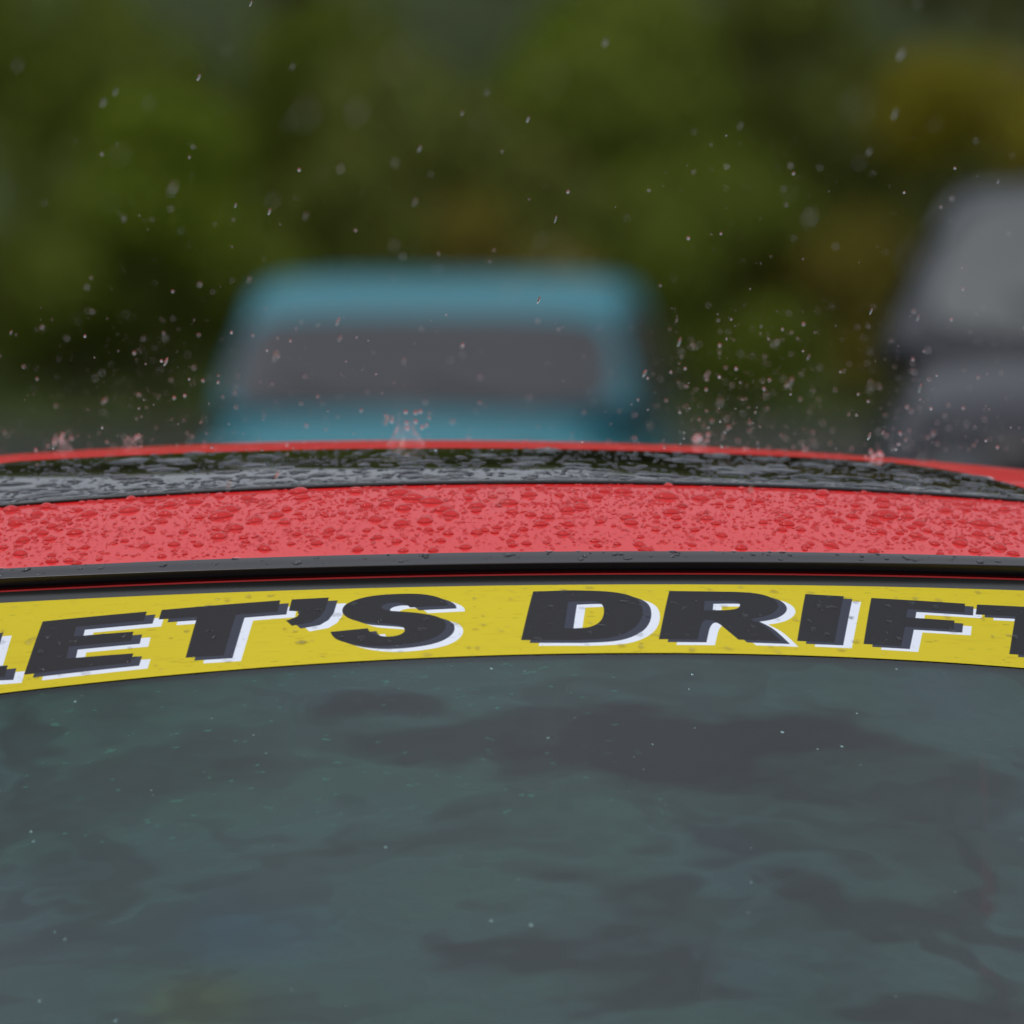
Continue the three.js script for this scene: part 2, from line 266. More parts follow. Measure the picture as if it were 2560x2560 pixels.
// rows across the roof: lengthways place w0 at the middle, plan bow, height over u
const ROW = {
  E: [-0.02, 0.26, quad(1.2149, 0.0054, -0.0488)], D: [-0.34, 0.18, quad(1.2795, 0.0045, -0.076)], C: [-0.72, 0.10, quad(1.3076, -0.0050, -0.064)],
  B: [-1.02, 0.05, quad(1.3097, -0.0038, -0.0704)], A: [-1.45, 0.0, quad(1.283, 0, -0.074)], Z: [-1.75, 0.0, quad(1.225, 0, -0.08)],
  F: [-0.002, 0.27, quad(1.2047, 0.0067, -0.0423)], G: [-0.008, 0.27, quad(1.1934, 0.0059, -0.0485)], I: [0.016, 0.28, quad(1.1808, 0.0059, -0.0516)], J: [0.125, 0.29, quad(1.1123, 0.0135, -0.1064)],
};
const KN = ['E', 'D', 'C', 'B', 'A', 'Z'].map(k => ROW[k]);
function hermite(xs, ys, x) {   // xs falling
  let i = 0; while (i < xs.length - 2 && x < xs[i + 1]) i++;
  const sl = k => (ys[k + 1] - ys[k]) / (xs[k + 1] - xs[k]);
  const tan = k => k === 0 ? 1.5 * sl(0) - 0.5 * ((sl(0) + sl(1)) / 2) : k === xs.length - 1 ? sl(k - 1) : ((xs[k + 1] - xs[k]) * sl(k - 1) + (xs[k] - xs[k - 1]) * sl(k)) / (xs[k + 1] - xs[k - 1]);
  const h = xs[i + 1] - xs[i], t = (x - xs[i]) / h, t2 = t * t, t3 = t2 * t;
  return (2 * t3 - 3 * t2 + 1) * ys[i] + (t3 - 2 * t2 + t) * h * tan(i) + (-2 * t3 + 3 * t2) * ys[i + 1] + (t3 - t2) * h * tan(i + 1);
}
const KX = KN.map(k => k[0]), KC = KN.map(k => k[1]);
const railU = w0 => 0.70 + 0.12 * THREE.MathUtils.clamp((-w0 - 0.1) / 0.7, 0, 1);   // half width of the roof, growing rearwards
const rail = (u, w0 = 0) => { const d = Math.abs(u) - railU(w0) + 0.10; return d > 0 ? 9 * d * d : 0; };
function roof(u, w0) { const v = hermite(KX, KN.map(k => k[2](u)), w0) - rail(u, w0); return [u, v, w0 - hermite(KX, KC, w0) * u * u]; }
function frame(f, u, w) {   // point and outward normal of a surface (u, w)
  const e = 1e-3, p = f(u, w), a = f(u + e, w), b = f(u, w + e);
  const n = V3(b[0] - p[0], b[1] - p[1], b[2] - p[2]).cross(V3(a[0] - p[0], a[1] - p[1], a[2] - p[2])).normalize(); if (n.y < 0) n.negate();
  return [V3(...p), n];
}
const lift = (f, u, w, h) => { const [p, n] = frame(f, u, w); return [p.x + n.x * h, p.y + n.y * h, p.z + n.z * h]; };
/** photograph pixel -> (u, w0) on the surface f */
function onSurface(f, px, py, wa, wb) {
  const pj = (u, w) => project(...toWorld(...f(u, w)));
  let lo = wa, hi = wb, u = (px - 1280) * 0.00043;
  const solveU = w => { for (let k = 0; k < 6; k++) { const a = pj(u, w)[0]; u += (px - a) * 0.00043; } return u; };
  for (let k = 0; k < 30; k++) { const m = (lo + hi) / 2; if (pj(solveU(m), m)[1] > py) hi = m; else lo = m; }   // larger w -> lower in the picture
  const w = (lo + hi) / 2; return [solveU(w), w];
}
const car = thing('red_car', 'red rally car with a black roof panel and yellow lettered windscreen strip', 'car', [X0, 0, 0], PSI);

// roof skin
const roofG = grid(110, 120, (a, b) => { const w = -0.02 - 1.73 * b; return roof((2 * a - 1) * railU(w), w); });
const roofPart = mesh('roof', roofG, M.redPaint, car); roofPart.userData.label = 'red roof beaded with rain';
mesh('headliner', grid(40, 40, (a, b) => { const q = roof(-0.66 + 1.32 * a, -0.03 - 1.70 * b); return [q[0], q[1] - 0.03, q[2]]; }), M.interior, car);

// black roof panel with rounded ends
const rearEdge = u => { const d = Math.max(0, Math.abs(u + 0.005) - 0.50) / 0.16; return -0.72 + 0.38 * Math.pow(Math.min(1, d), 1.7); };
const panel = mesh('roof_panel', grid(150, 50, (a, b) => { const u = -0.663 + 1.316 * a, w = -0.34 + (rearEdge(u) + 0.34) * b; return lift(roof, u, w, 0.0012); }), M.blackPanel, car);
panel.userData.label = 'glossy black roof panel under a film of rain';
{
  const pts = []; const n = 90;
  for (let i = 0; i <= n; i++) { const u = -0.66 + 1.31 * i / n; pts.push(lift(roof, u, -0.338, 0.0015)); }
  mesh('seal', tube(pts, 0.0028, 200, 8), M.seal, panel);
}
// black weather strip along the roof lip, undercut below
const row = (k, u) => [u, ROW[k][2](u) - rail(u), ROW[k][0] - ROW[k][1] * u * u];
{
  const prof = u => { const E = row('E', u), F = row('F', u), G = row('G', u); const P = (a, dv, dw) => [u, a[1] + dv, a[2] + dw];
    return [P(E, -0.012, -0.012), P(E, 0.0008, -0.002), P(E, 0.0012, 0.002), P([0, (E[1] + F[1]) / 2 + 0.0010, (E[2] + F[2]) / 2], 0, 0), P(F, 0.0009, -0.001), P(F, 0.0002, 0.0002), P(F, -0.0009, 0.0003), P([0, (F[1] + G[1]) / 2, (F[2] + G[2]) / 2], 0, 0), P(G, 0, 0), P(G, 0.0, -0.008)]; };
  const g = grid(9, 120, (a, b) => prof(0.66 - 1.32 * b)[Math.round(a * 9)]);
  mesh('weather_strip', g, M.rubber, car);
  mesh('roof_flange', grid(3, 100, (a, b) => { const u = 0.655 - 1.31 * b, G = row('G', u); return [u, G[1] + 0.001 - 0.0036 * a, G[2] - 0.0015 + 0.0012 * a]; }), M.redPaint, car);
}
// windscreen surface: t = 0 at the top edge, 1 at the base
function screen(u, t) {
  const G = row('G', u), I = row('I', u), J = row('J', u);
  const top = [u, G[1] - 0.002, G[2] + 0.004];
  const base = [u, 0.665 - 0.135 * u * u, 0.83 - 0.30 * u * u];
  const L = [0, 0.028, 0.165, 1], K = [top, I, J, base], q = [u, 0, 0];
  for (const c of [1, 2]) q[c] = hermite(L.map(x => -x), K.map(k => k[c]), -t);
  return q;
}
const TI = 0.028, TJ = 0.165;
mesh('windscreen', grid(100, 90, (a, b) => screen(0.64 - 1.28 * a, b)), M.glass, car);
mesh('glass_border', grid(100, 6, (a, b) => { const u = 0.64 - 1.28 * a; return lift(screen, u, 0.001 + (TI + 0.01) * b, 0.0004); }), M.frit, car);

// printed strip: yellow vinyl, black block letters with slate sides and a white drop
const pxI = x => 1508.5 + x * (-0.0603) + x * x * 1.87e-5, pxJ = x => 1732 + x * (-0.1167) + x * x * 3.62e-5;
{
  const Wc = 2048, Hc = 512, U0 = -0.655, U1 = 0.655;
  const cv = document.createElement('canvas'); cv.width = Wc; cv.height = Hc; const x2 = cv.getContext('2d');
  x2.fillStyle = 'rgb(214,192,14)'; x2.fillRect(0, 0, Wc, Hc);
  for (let i = 0; i < 900; i++) { const a = R(0.02, 0.07); x2.fillStyle = rnd() < 0.6 ? `rgba(150,125,10,${a})` : `rgba(240,220,90,${a})`; x2.beginPath(); x2.ellipse(R(0, Wc), R(0, Hc), R(3, 30), R(2, 10), R(-0.2, 0.2), 0, 6.3); x2.fill(); }
  const toC = (px, py) => { const [u, t] = onSurface(screen, px, py, 0.0, 0.3); return [(u - U0) / (U1 - U0) * Wc, (t - TI) / (TJ - TI) * Hc]; };
  const S = 4.6, L = [
    [0, 1480, [[[-380, 470], [-60, 440], [-190, 880], [90, 850], [55, 985], [-600, 1060]]]],
    [0, 1480, [[[495, 345], [1690, 232], [1655, 338], [878, 408], [850, 518], [1535, 462], [1508, 570], [795, 637], [765, 772], [1535, 712], [1500, 822], [280, 958]]]],
    [380, 1460, [[[115, 305], [1475, 195], [1445, 325], [965, 362], [825, 828], [388, 855], [522, 385], [80, 415]]]],
    [780, 1440, [[[-230, 277], [195, 255], [150, 400], [90, 480], [-10, 540], [-230, 580], [-295, 522], [-170, 475], [-125, 415], [-265, 408]]]],
    [780, 1440, [[[345, 410], [365, 350], [450, 300], [600, 250], [800, 222], [1050, 210], [1250, 212], [1400, 235], [1500, 270], [1555, 310], [1560, 348], [1130, 370], [1090, 335], [1000, 312], [900, 315], [810, 340], [790, 375], [860, 405], [1000, 415], [1200, 428], [1400, 460], [1500, 498], [1545, 555], [1530, 630], [1440, 705], [1290, 760], [1080, 795], [850, 815], [680, 815], [480, 795], [300, 750], [235, 700], [215, 650], [640, 608], [660, 650], [740, 690], [860, 708], [980, 695], [1050, 665], [1075, 630], [1040, 580], [900, 558], [700, 545], [550, 535], [430, 500], [365, 455]]], [[10, 11, 32, 33]]],
    [1280, 1440, [[[245, 185], [700, 172], [1000, 178], [1200, 195], [1340, 225], [1440, 270], [1490, 330], [1505, 410], [1490, 500], [1430, 590], [1320, 660], [1180, 710], [1000, 735], [700, 745], [105, 745]], [[645, 305], [960, 292], [1040, 330], [1062, 400], [1050, 480], [1000, 550], [900, 595], [800, 608], [600, 610]]], [[0, 1, 13, 14], [0, 8]]],
    [1620, 1440, [[[245, 180], [1000, 190], [1200, 200], [1360, 230], [1460, 280], [1502, 345], [1480, 400], [1400, 455], [1290, 485], [1180, 500], [1320, 567], [1420, 650], [1530, 757], [1040, 740], [830, 565], [740, 515], [620, 508], [570, 738], [125, 735]], [[650, 295], [960, 292], [1050, 310], [1060, 350], [1030, 385], [900, 402], [640, 402]]], [[0, 1, 9, 12, 13, 14, 15, 17, 18], [0, 6]]],
    [1960, 1440, [[[245, 215], [685, 240], [578, 773], [150, 755]]]],
    [2140, 1440, [[[175, 260], [1250, 325], [1243, 428], [592, 388], [575, 483], [1130, 520], [1118, 625], [562, 592], [515, 815], [85, 790]]]],
    [2140, 1440, [[[1390, 335], [2700, 430], [2670, 560], [2270, 525], [2190, 935], [1760, 905], [1830, 472], [1375, 450]]]],
  ];
  const draw = (dx, dy, style) => {
    x2.fillStyle = style;
    for (const [ox, oy, polys, round] of L) {
      x2.beginPath();
      for (const [pi, pl] of polys.entries()) {
        const q = pl.map(([x, y]) => toC(ox + (x + dx) / S, oy + (y + dy) / S));
        if (round) { const n = q.length; const mid = (a, b) => [(a[0] + b[0]) / 2, (a[1] + b[1]) / 2]; const sharp = new Set(round[pi]); x2.moveTo(...mid(q[n - 1], q[0])); for (let i = 0; i < n; i++) { const m = mid(q[i], q[(i + 1) % n]); if (sharp.has(i)) { x2.lineTo(...q[i]); x2.lineTo(...m); } else x2.quadraticCurveTo(...q[i], ...m); } }
        else q.forEach((c, i) => i ? x2.lineTo(...c) : x2.moveTo(...c));
        x2.closePath();
      }
      x2.fill('evenodd');
    }
  };
  draw(200, 66, 'rgb(232,236,244)'); draw(100, 33, 'rgb(54,56,70)'); draw(0, 0, 'rgb(32,30,33)');
  for (let i = 0; i < 500; i++) { x2.fillStyle = `rgba(${rnd() < 0.5 ? '20,20,22' : '120,118,110'},${R(0.05, 0.16)})`; x2.beginPath(); x2.ellipse(R(0, Wc), R(0, Hc), R(1, 9), R(1, 5), 0, 0, 6.3); x2.fill(); }
  const tex = new THREE.CanvasTexture(cv); tex.colorSpace = THREE.SRGBColorSpace; tex.magFilter = THREE.LinearFilter; tex.flipY = false;
  const g = grid(120, 16, (a, b) => lift(screen, U1 + (U0 - U1) * a, TI + (TJ - TI) * b, 0.0009), (a, b) => [1 - a, b]);
  const o = mesh('windscreen_strip', g, phys(lin(1, 1, 1), 0.55, { map: tex, ior: 1.32 }), car); o.userData.label = 'yellow vinyl strip lettered in black with white drop shadows';
}
// damp film and smears on the inside of the windscreen
{
  const N = 1024;
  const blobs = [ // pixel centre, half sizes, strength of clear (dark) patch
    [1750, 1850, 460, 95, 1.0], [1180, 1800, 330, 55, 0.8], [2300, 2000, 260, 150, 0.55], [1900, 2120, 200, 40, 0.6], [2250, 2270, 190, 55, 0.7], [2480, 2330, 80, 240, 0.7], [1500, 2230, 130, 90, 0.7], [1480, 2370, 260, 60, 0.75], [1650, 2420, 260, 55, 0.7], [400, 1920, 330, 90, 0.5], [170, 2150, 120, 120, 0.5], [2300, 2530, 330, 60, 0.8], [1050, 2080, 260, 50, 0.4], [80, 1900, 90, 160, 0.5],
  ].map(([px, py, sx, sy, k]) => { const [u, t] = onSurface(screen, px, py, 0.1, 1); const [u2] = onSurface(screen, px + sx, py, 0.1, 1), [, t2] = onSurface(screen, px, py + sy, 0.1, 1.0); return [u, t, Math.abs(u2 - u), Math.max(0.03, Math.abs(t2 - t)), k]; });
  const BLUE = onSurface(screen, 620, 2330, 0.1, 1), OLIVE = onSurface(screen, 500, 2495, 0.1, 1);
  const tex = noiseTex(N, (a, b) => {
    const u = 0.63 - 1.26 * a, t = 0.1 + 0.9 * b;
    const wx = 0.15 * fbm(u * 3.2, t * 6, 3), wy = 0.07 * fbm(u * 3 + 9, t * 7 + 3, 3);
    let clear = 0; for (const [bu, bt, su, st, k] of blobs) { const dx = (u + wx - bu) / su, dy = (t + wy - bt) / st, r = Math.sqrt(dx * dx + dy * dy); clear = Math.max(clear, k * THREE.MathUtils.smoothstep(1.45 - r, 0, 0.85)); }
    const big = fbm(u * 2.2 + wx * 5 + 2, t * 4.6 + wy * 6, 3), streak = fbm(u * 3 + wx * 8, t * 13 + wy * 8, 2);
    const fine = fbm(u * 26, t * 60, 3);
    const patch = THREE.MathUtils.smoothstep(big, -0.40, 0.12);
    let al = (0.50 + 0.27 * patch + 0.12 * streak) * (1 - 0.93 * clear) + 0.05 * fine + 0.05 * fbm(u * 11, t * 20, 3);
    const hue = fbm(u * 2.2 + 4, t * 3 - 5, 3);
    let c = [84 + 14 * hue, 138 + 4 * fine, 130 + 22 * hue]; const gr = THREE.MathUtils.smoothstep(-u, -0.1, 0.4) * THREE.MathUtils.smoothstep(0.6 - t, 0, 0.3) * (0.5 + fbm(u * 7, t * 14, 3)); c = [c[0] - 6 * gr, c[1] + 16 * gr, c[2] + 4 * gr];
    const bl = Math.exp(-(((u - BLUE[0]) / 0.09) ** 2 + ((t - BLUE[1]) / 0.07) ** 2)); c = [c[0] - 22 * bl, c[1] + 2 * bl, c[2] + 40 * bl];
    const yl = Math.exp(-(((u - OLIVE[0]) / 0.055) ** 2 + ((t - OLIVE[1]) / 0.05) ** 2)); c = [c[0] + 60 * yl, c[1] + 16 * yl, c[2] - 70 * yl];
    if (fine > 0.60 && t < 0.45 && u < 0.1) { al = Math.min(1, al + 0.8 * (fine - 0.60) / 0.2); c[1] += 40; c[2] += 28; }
    return [...c.map(q => THREE.MathUtils.clamp(q, 0, 255)), THREE.MathUtils.clamp(al, 0, 1) * 255];
  }, true);
  tex.wrapS = tex.wrapT = THREE.ClampToEdgeWrapping;
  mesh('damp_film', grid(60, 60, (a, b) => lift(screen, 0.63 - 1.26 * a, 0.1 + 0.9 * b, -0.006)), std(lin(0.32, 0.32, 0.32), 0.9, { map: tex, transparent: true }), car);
}
// pillars, sides, bonnet, lower body, wheels
{
  const edge = (sd, t) => screen(sd * 0.64, t);
  for (const sd of [-1, 1]) {
    mesh('windscreen_pillar', grid(6, 30, (a, b) => { const p = edge(sd, b), k = a; return [p[0] + sd * (-0.015 + 0.085 * k), p[1] + 0.012 - 0.05 * k * k + (b < 0.1 ? -0.02 * k * (1 - b * 10) : 0), p[2] - 0.06 * k]; }), M.redPaint, car);
    const sideTop = w => { const q = roof(sd * railU(w), Math.max(-1.74, Math.min(-0.03, w))); return [q[1], q[2], railU(w)]; };
    const pane = (w0, w1, r0, r1) => grid(10, 6, (a, b) => { const wt = w0 + (w1 - w0) * a, wb = r0 + (r1 - r0) * a, st = sideTop(wt), top = st[0] - 0.03; return [sd * (st[2] + 0.005 + (0.785 - st[2]) * b), top + (0.79 - top) * b, wt + (wb - wt) * b]; });
    mesh('side_window', pane(-0.16, -0.80, 0.55, -0.82), M.blackPanel, car);
    mesh('rear_side_window', pane(-0.90, -1.35, -0.92, -1.55), M.blackPanel, car);
    mesh('door_pillar', grid(3, 8, (a, b) => [sd * (0.828 - 0.035 * b), 1.20 + (0.79 - 1.20) * b, -0.80 - 0.12 * a]), M.redPaint, car);
    mesh('rear_pillar', grid(8, 8, (a, b) => [sd * (0.818 - 0.03 * b - 0.03 * a), (1.20 - 0.05 * a) + (0.79 - 1.20 + 0.05 * a) * b, -1.33 - 0.34 * a - 0.35 * b * (0.55 + 0.45 * a)]), M.redPaint, car);
    mesh('roof_rail', grid(6, 40, (a, b) => { const w = -0.02 - 1.70 * b, q = roof(sd * railU(w), w); return [sd * (railU(w) + 0.012 * a), q[1] - 0.04 * a, q[2]]; }), M.redPaint, car);
  }
  mesh('rear_window', grid(30, 16, (a, b) => { const u = -0.76 + 1.52 * a, q = roof(u * 0.98, -1.74); return [u * (1 + 0.05 * b), q[1] - 0.004 + (0.86 - q[1]) * b, q[2] - 0.62 * b]; }), M.blackPanel, car);
  // lower body with arched bonnet; cross sections along w
  const st = [[-2.62, 0.66, 0.34, 0.74], [-2.5, 0.80, 0.26, 0.86], [-1.9, 0.84, 0.22, 0.86], [-0.8, 0.855, 0.20, 0.80], [0.2, 0.855, 0.20, 0.78], [0.6, 0.85, 0.20, 0.73], [0.9, 0.85, 0.20, 0.68], [1.5, 0.84, 0.20, 0.64], [1.95, 0.80, 0.22, 0.56], [2.15, 0.66, 0.28, 0.48]];
  const half = (z, hw, y0, y1, n = 5) => { const r = []; for (let i = 0; i < 56; i++) { const th = i / 56 * 2 * Math.PI, c = Math.cos(th), d = Math.sin(th), k = Math.pow(Math.pow(Math.abs(c), n) + Math.pow(Math.abs(d), n), -1 / n); let yy = (y0 + y1) / 2 + (y1 - y0) / 2 * d * k; r.push([hw * c * k, yy, z]); } return r; };
  // the tub is open under the cabin: its top there is the dark floor pan
  mesh('front_body', skin(st.filter(s => s[0] >= 0.75).concat([]).map(s => half(...s))), M.redPaint, car);
  mesh('rear_body', skin(st.filter(s => s[0] <= -1.8).map(s => half(...s))), M.redPaint, car);
  mesh('floor_pan', boxAt(1.6, 0.12, 2.72, 0, 0.30, -0.52), M.interior, car);
  mesh('rear_bulkhead', grid(8, 8, (a, b) => [-0.70 + 1.4 * a, 0.3 + (0.94 - 0.12 * (2 * a - 1) ** 2) * b, -1.28]), M.interior, car);
  for (const sd of [-1, 1]) {
    const dg = new THREE.BoxGeometry(0.09, 0.52, 1.66, 1, 2, 14); dg.translate(sd * 0.80, 0.53, 0.02);
    { const P = dg.attributes.position; for (let i = 0; i < P.count; i++) { const z = P.getZ(i), y = P.getY(i), k = Math.max(0, (z + 0.1) / 0.95); if (y > 0.6) { P.setY(i, y - 0.14 * k * k); P.setX(i, P.getX(i) - sd * 0.02 * k); } } dg.computeVertexNormals(); }
    const d = mesh('door', dg, M.redPaint, car);
    mesh('door_handle', boxAt(0.03, 0.03, 0.16, sd * 0.855, 0.68, -0.6), M.rubber, d);
    mesh('door_lining', grid(6, 10, (a, b) => [sd * (0.735 - 0.06 * b * b), 0.28 + 0.90 * b, -1.28 + (2.12 - 1.08 * b) * a]), M.interior, car);
    mesh('pillar_lining', grid(4, 30, (a, b) => { const p = edge(sd, b); return [p[0] + sd * (-0.02 + 0.13 * a), p[1] - 0.012 - 0.10 * a, p[2] - 0.03 - 0.10 * a]; }), M.interior, car);
    mesh('rear_quarter', boxAt(0.09, 0.52, 0.96, sd * 0.80, 0.53, -1.33), M.redPaint, car);
  }
  mesh('cowl', grid(30, 5, (a, b) => { const u = -0.66 + 1.32 * a, q = screen(u, 1); return [u, q[1] - 0.012 * Math.sin(b * 3.1) + 0.012 * b, q[2] - 0.005 + 0.09 * b]; }), M.rubber, car);
  mesh('bonnet', grid(30, 20, (a, b) => { const u = -0.72 + 1.44 * a; return [u, 0.70 - 0.11 * b - 0.05 * Math.pow(u / 0.72, 2) - 0.06 * b * b, 0.92 + 1.12 * b - 0.28 * u * u]; }), M.redPaint, car);
  mesh('dashboard', new THREE.CapsuleGeometry(0.12, 1.1, 6, 14).rotateZ(Math.PI / 2).scale(1, 0.8, 2.0).translate(0, 0.60, 0.36), M.interior, car);
  for (const sd of [-1, 1]) {
    const seat = mesh('seat', mergeGeometries([boxAt(0.46, 0.14, 0.5, sd * 0.34, 0.43, -0.35), boxAt(0.44, 0.58, 0.14, sd * 0.34, 0.74, -0.66, 0, -0.3)]), M.interior, car);
    mesh('headrest', new THREE.SphereGeometry(0.13, 16, 10).scale(1, 0.75, 0.45).translate(sd * 0.34, 1.02, -0.77), M.interior, seat);
    mesh('headlight', new THREE.SphereGeometry(0.11, 20, 12).scale(1.4, 0.6, 0.5).translate(sd * 0.52, 0.42, 2.1), M.lamp, car);
    for (const w of [-1.55, 1.35]) {
      const wh = mesh('wheel', new THREE.LatheGeometry([[0.19, -0.1], [0.29, -0.11], [0.31, -0.08], [0.31, 0.08], [0.29, 0.11], [0.19, 0.1]].map(q => new THREE.Vector2(...q)), 40).rotateZ(Math.PI / 2).translate(sd * 0.77, 0.31, w), M.tyre, car);
      const sp = [new THREE.CylinderGeometry(0.195, 0.195, 0.12, 32, 1, true).rotateZ(Math.PI / 2)]; for (let k = 0; k < 6; k++) sp.push(boxAt(0.03, 0.18, 0.035, sd * 0.05, 0.09, 0).rotateX(k * Math.PI / 3));
      mesh('rim', mergeGeometries(sp).translate(sd * 0.77, 0.31, w), M.rim, wh);
    }
  }
  mesh('steering_wheel', new THREE.TorusGeometry(0.17, 0.014, 8, 36).rotateX(-0.5).translate(0.34, 0.72, 0.12), M.interior, car);
  mesh('front_bumper', new THREE.CapsuleGeometry(0.1, 1.2, 6, 14).rotateZ(Math.PI / 2).scale(1, 1, 1.2).translate(0, 0.34, 2.1), M.redPaint, car);
}

// ---------------------------------------------------------------- rain on the roof
/** flattened bead of water with an uneven outline; its foot dips just under the paint */
function beadGeometry(seed, seg, rings, height, wob) {
  const q = mulberry(seed), ph = [q() * 6.3, q() * 6.3, q() * 6.3], amp = [wob * q(), wob * 0.7 * q(), wob * 0.5 * q()];
  const p = [], ix = [];
  const rad = a => 1 + amp[0] * Math.cos(2 * a + ph[0]) + amp[1] * Math.cos(3 * a + ph[1]) + amp[2] * Math.cos(5 * a + ph[2]);
  for (let j = 0; j <= rings; j++) for (let i = 0; i < seg; i++) { const a = i / seg * 2 * Math.PI, s = j === 0 ? 0.97 : Math.cos((j - 0.6) / (rings + 0.05) * Math.PI / 2), y = j === 0 ? -0.10 * height : height * Math.pow(1 - s * s, 0.72), r = rad(a) * s; p.push(r * Math.cos(a), y, r * Math.sin(a)); }
  for (let j = 0; j < rings; j++) for (let i = 0; i < seg; i++) { const a = j * seg + i, b = j * seg + (i + 1) % seg, c = a + seg, e = b + seg; ix.push(a, c, b, b, c, e); }
  const top = p.length / 3; p.push(0, height, 0, 0, -0.10 * height, 0);
  for (let i = 0; i < seg; i++) { const a = rings * seg + i, b = rings * seg + (i + 1) % seg; ix.push(a, top, b); ix.push(i, (i + 1) % seg, top + 1); }
  const g = new THREE.BufferGeometry(); g.setAttribute('position', new THREE.Float32BufferAttribute(p, 3)); g.setIndex(ix); g.computeVertexNormals(); return g;
}
function discBead(seed, seg, rings, height, wob) {  // water bead plus an added gloss-free red disc that hides the shiny coat
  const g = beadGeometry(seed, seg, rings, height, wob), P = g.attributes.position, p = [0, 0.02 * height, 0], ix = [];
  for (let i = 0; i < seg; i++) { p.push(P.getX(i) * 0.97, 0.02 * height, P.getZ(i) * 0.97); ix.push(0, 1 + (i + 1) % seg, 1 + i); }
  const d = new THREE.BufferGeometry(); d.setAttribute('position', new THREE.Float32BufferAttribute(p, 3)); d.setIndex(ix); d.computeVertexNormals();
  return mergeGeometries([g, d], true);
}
const DISC_BEAD = [M.bead, M.glosslessRed];
const BEADS = [], SMALL = [], SMALLRED = [], FLAT = [];
for (let i = 0; i < 3; i++) SMALLRED.push(discBead(250 + i, 10, 3, 0.6, 0.1));
for (let i = 0; i < 8; i++) BEADS.push(discBead(100 + i, 26, 8, 0.62, 0.14));
for (let i = 0; i < 3; i++) SMALL.push(beadGeometry(200 + i, 10, 3, 0.6, 0.1));
for (let i = 0; i < 3; i++) FLAT.push(beadGeometry(300 + i, 18, 4, 0.30, 0.25));
const UP = V3(0, 1, 0);
function seat(f, u, w, sx, sy, sz, off = 0, turn = 0) {
  const [p, n] = frame(f, u, w), q = new THREE.Quaternion().setFromUnitVectors(UP, n).multiply(new THREE.Quaternion().setFromAxisAngle(UP, turn));
  return [p.addScaledVector(n, off), q, V3(sx, sy, sz)];
}
const spots = [];   // (u, w, radius) of beads already down
{
  const T = 2.2465;
  const traced = [
    [0, '425,620,110 130,665,85 85,570,90 500,515,110 205,520,80 725,495,125 955,465,90 1095,450,100 1285,490,130 1240,522,150 925,520,85 840,605,75 1030,622,60 1230,645,95 1550,525,90 1600,568,70 1435,555,90 1325,597,90 1485,712,85 1850,612,75 1665,635,60 1780,685,70 1635,690,50 980,692,70 815,700,65 910,760,55 290,783,75 430,798,60 260,478,80 460,460,45 735,437,65 1390,430,75 1680,390,120 1700,425,100 115,740,90 400,715,50 480,708,55 20,710,60 640,530,55 915,565,60 1115,695,60 1120,540,60 700,672,50 290,590,70 60,495,90'],
    [850, '260,465,85 150,472,80 200,550,85 480,557,95 345,572,90 410,422,140 330,395,150 510,443,140 355,487,90 580,490,120 625,520,95 775,470,105 860,425,60 945,450,120 1060,408,110 1070,525,70 1165,538,80 1130,575,85 1285,578,75 1255,630,80 1280,495,90 1350,478,90 1460,562,70 1610,540,85 1635,570,80 1860,505,110 1775,612,50 980,643,60 1030,607,60 810,612,60 318,675,65 565,670,60 355,728,60 970,697,55 1050,687,60 705,708,70 1450,700,50 1720,718,100 1690,652,45 1830,415,150 1590,390,110 735,385,75 90,390,90 1325,437,55 1920,475,60 1120,372,60 550,374,50 1430,420,100 150,615,50 100,720,70 1160,685,40 1780,538,50'],
    [1700, '600,575,90 235,640,70 85,610,60 200,575,60 150,545,75 290,440,60 845,512,65 885,557,70 945,597,65 1085,560,90 1150,515,165 1170,540,70 1690,570,130 1675,632,80 1575,683,90 1655,727,75 1795,708,90 845,692,80 705,705,60 440,728,60 985,472,65 1265,485,100 1490,497,100 1345,575,75 1435,690,60 1090,635,45 1135,440,90 20,480,55 220,465,50 1280,535,80 680,610,60 70,697,50 340,680,40 1235,630,50 725,540,45 1460,745,45 1820,495,80 1370,662,40 800,405,90 120,430,110 1610,500,60 575,610,60 1390,615,60'],
  ];
  let k = 0;
  const bead = (u, w, r, sx, turn) => { const o = mesh('water_bead', BEADS[k++ % 8], DISC_BEAD, roofPart); const h = r * (r > 0.012 ? 0.8 : 1); const [p, q, s] = seat(roof, u, w, r * sx, h, r, 0.00025, turn); o.position.copy(p); o.quaternion.copy(q); o.scale.copy(s); spots.push([u, w, r * Math.max(1, sx)]); };
  for (const [ox, list] of traced) for (const item of list.split(' ')) {
    const [x, y, wd] = item.split(',').map(Number); const px = ox + x / T, py = 1050 + (y + wd * 0.12) / T; const [u, w] = onSurface(roof, px, py, -0.345, -0.02);
    const half = wd / T * 0.00043 / 2; if (w > -0.336 && w < -0.028) bead(u, w, half * (wd > 95 ? 0.72 : 0.95), wd > 95 ? 1.35 : 1.05, R(-0.25, 0.25));
  }
  // in-between beads off the traced ones
  let tries = 0;
  while (k < 298 && tries++ < 6000) { const u = R(-0.62, 0.64), w = R(-0.333, -0.03), r = 0.0030 + 0.0042 * Math.pow(rnd(), 1.6); if (spots.some(s => (s[0] - u) ** 2 + (s[1] - w) ** 2 < (s[2] + r * 1.15) ** 2)) continue; bead(u, w, r, R(0.95, 1.2), R(0, 6.3)); }
}
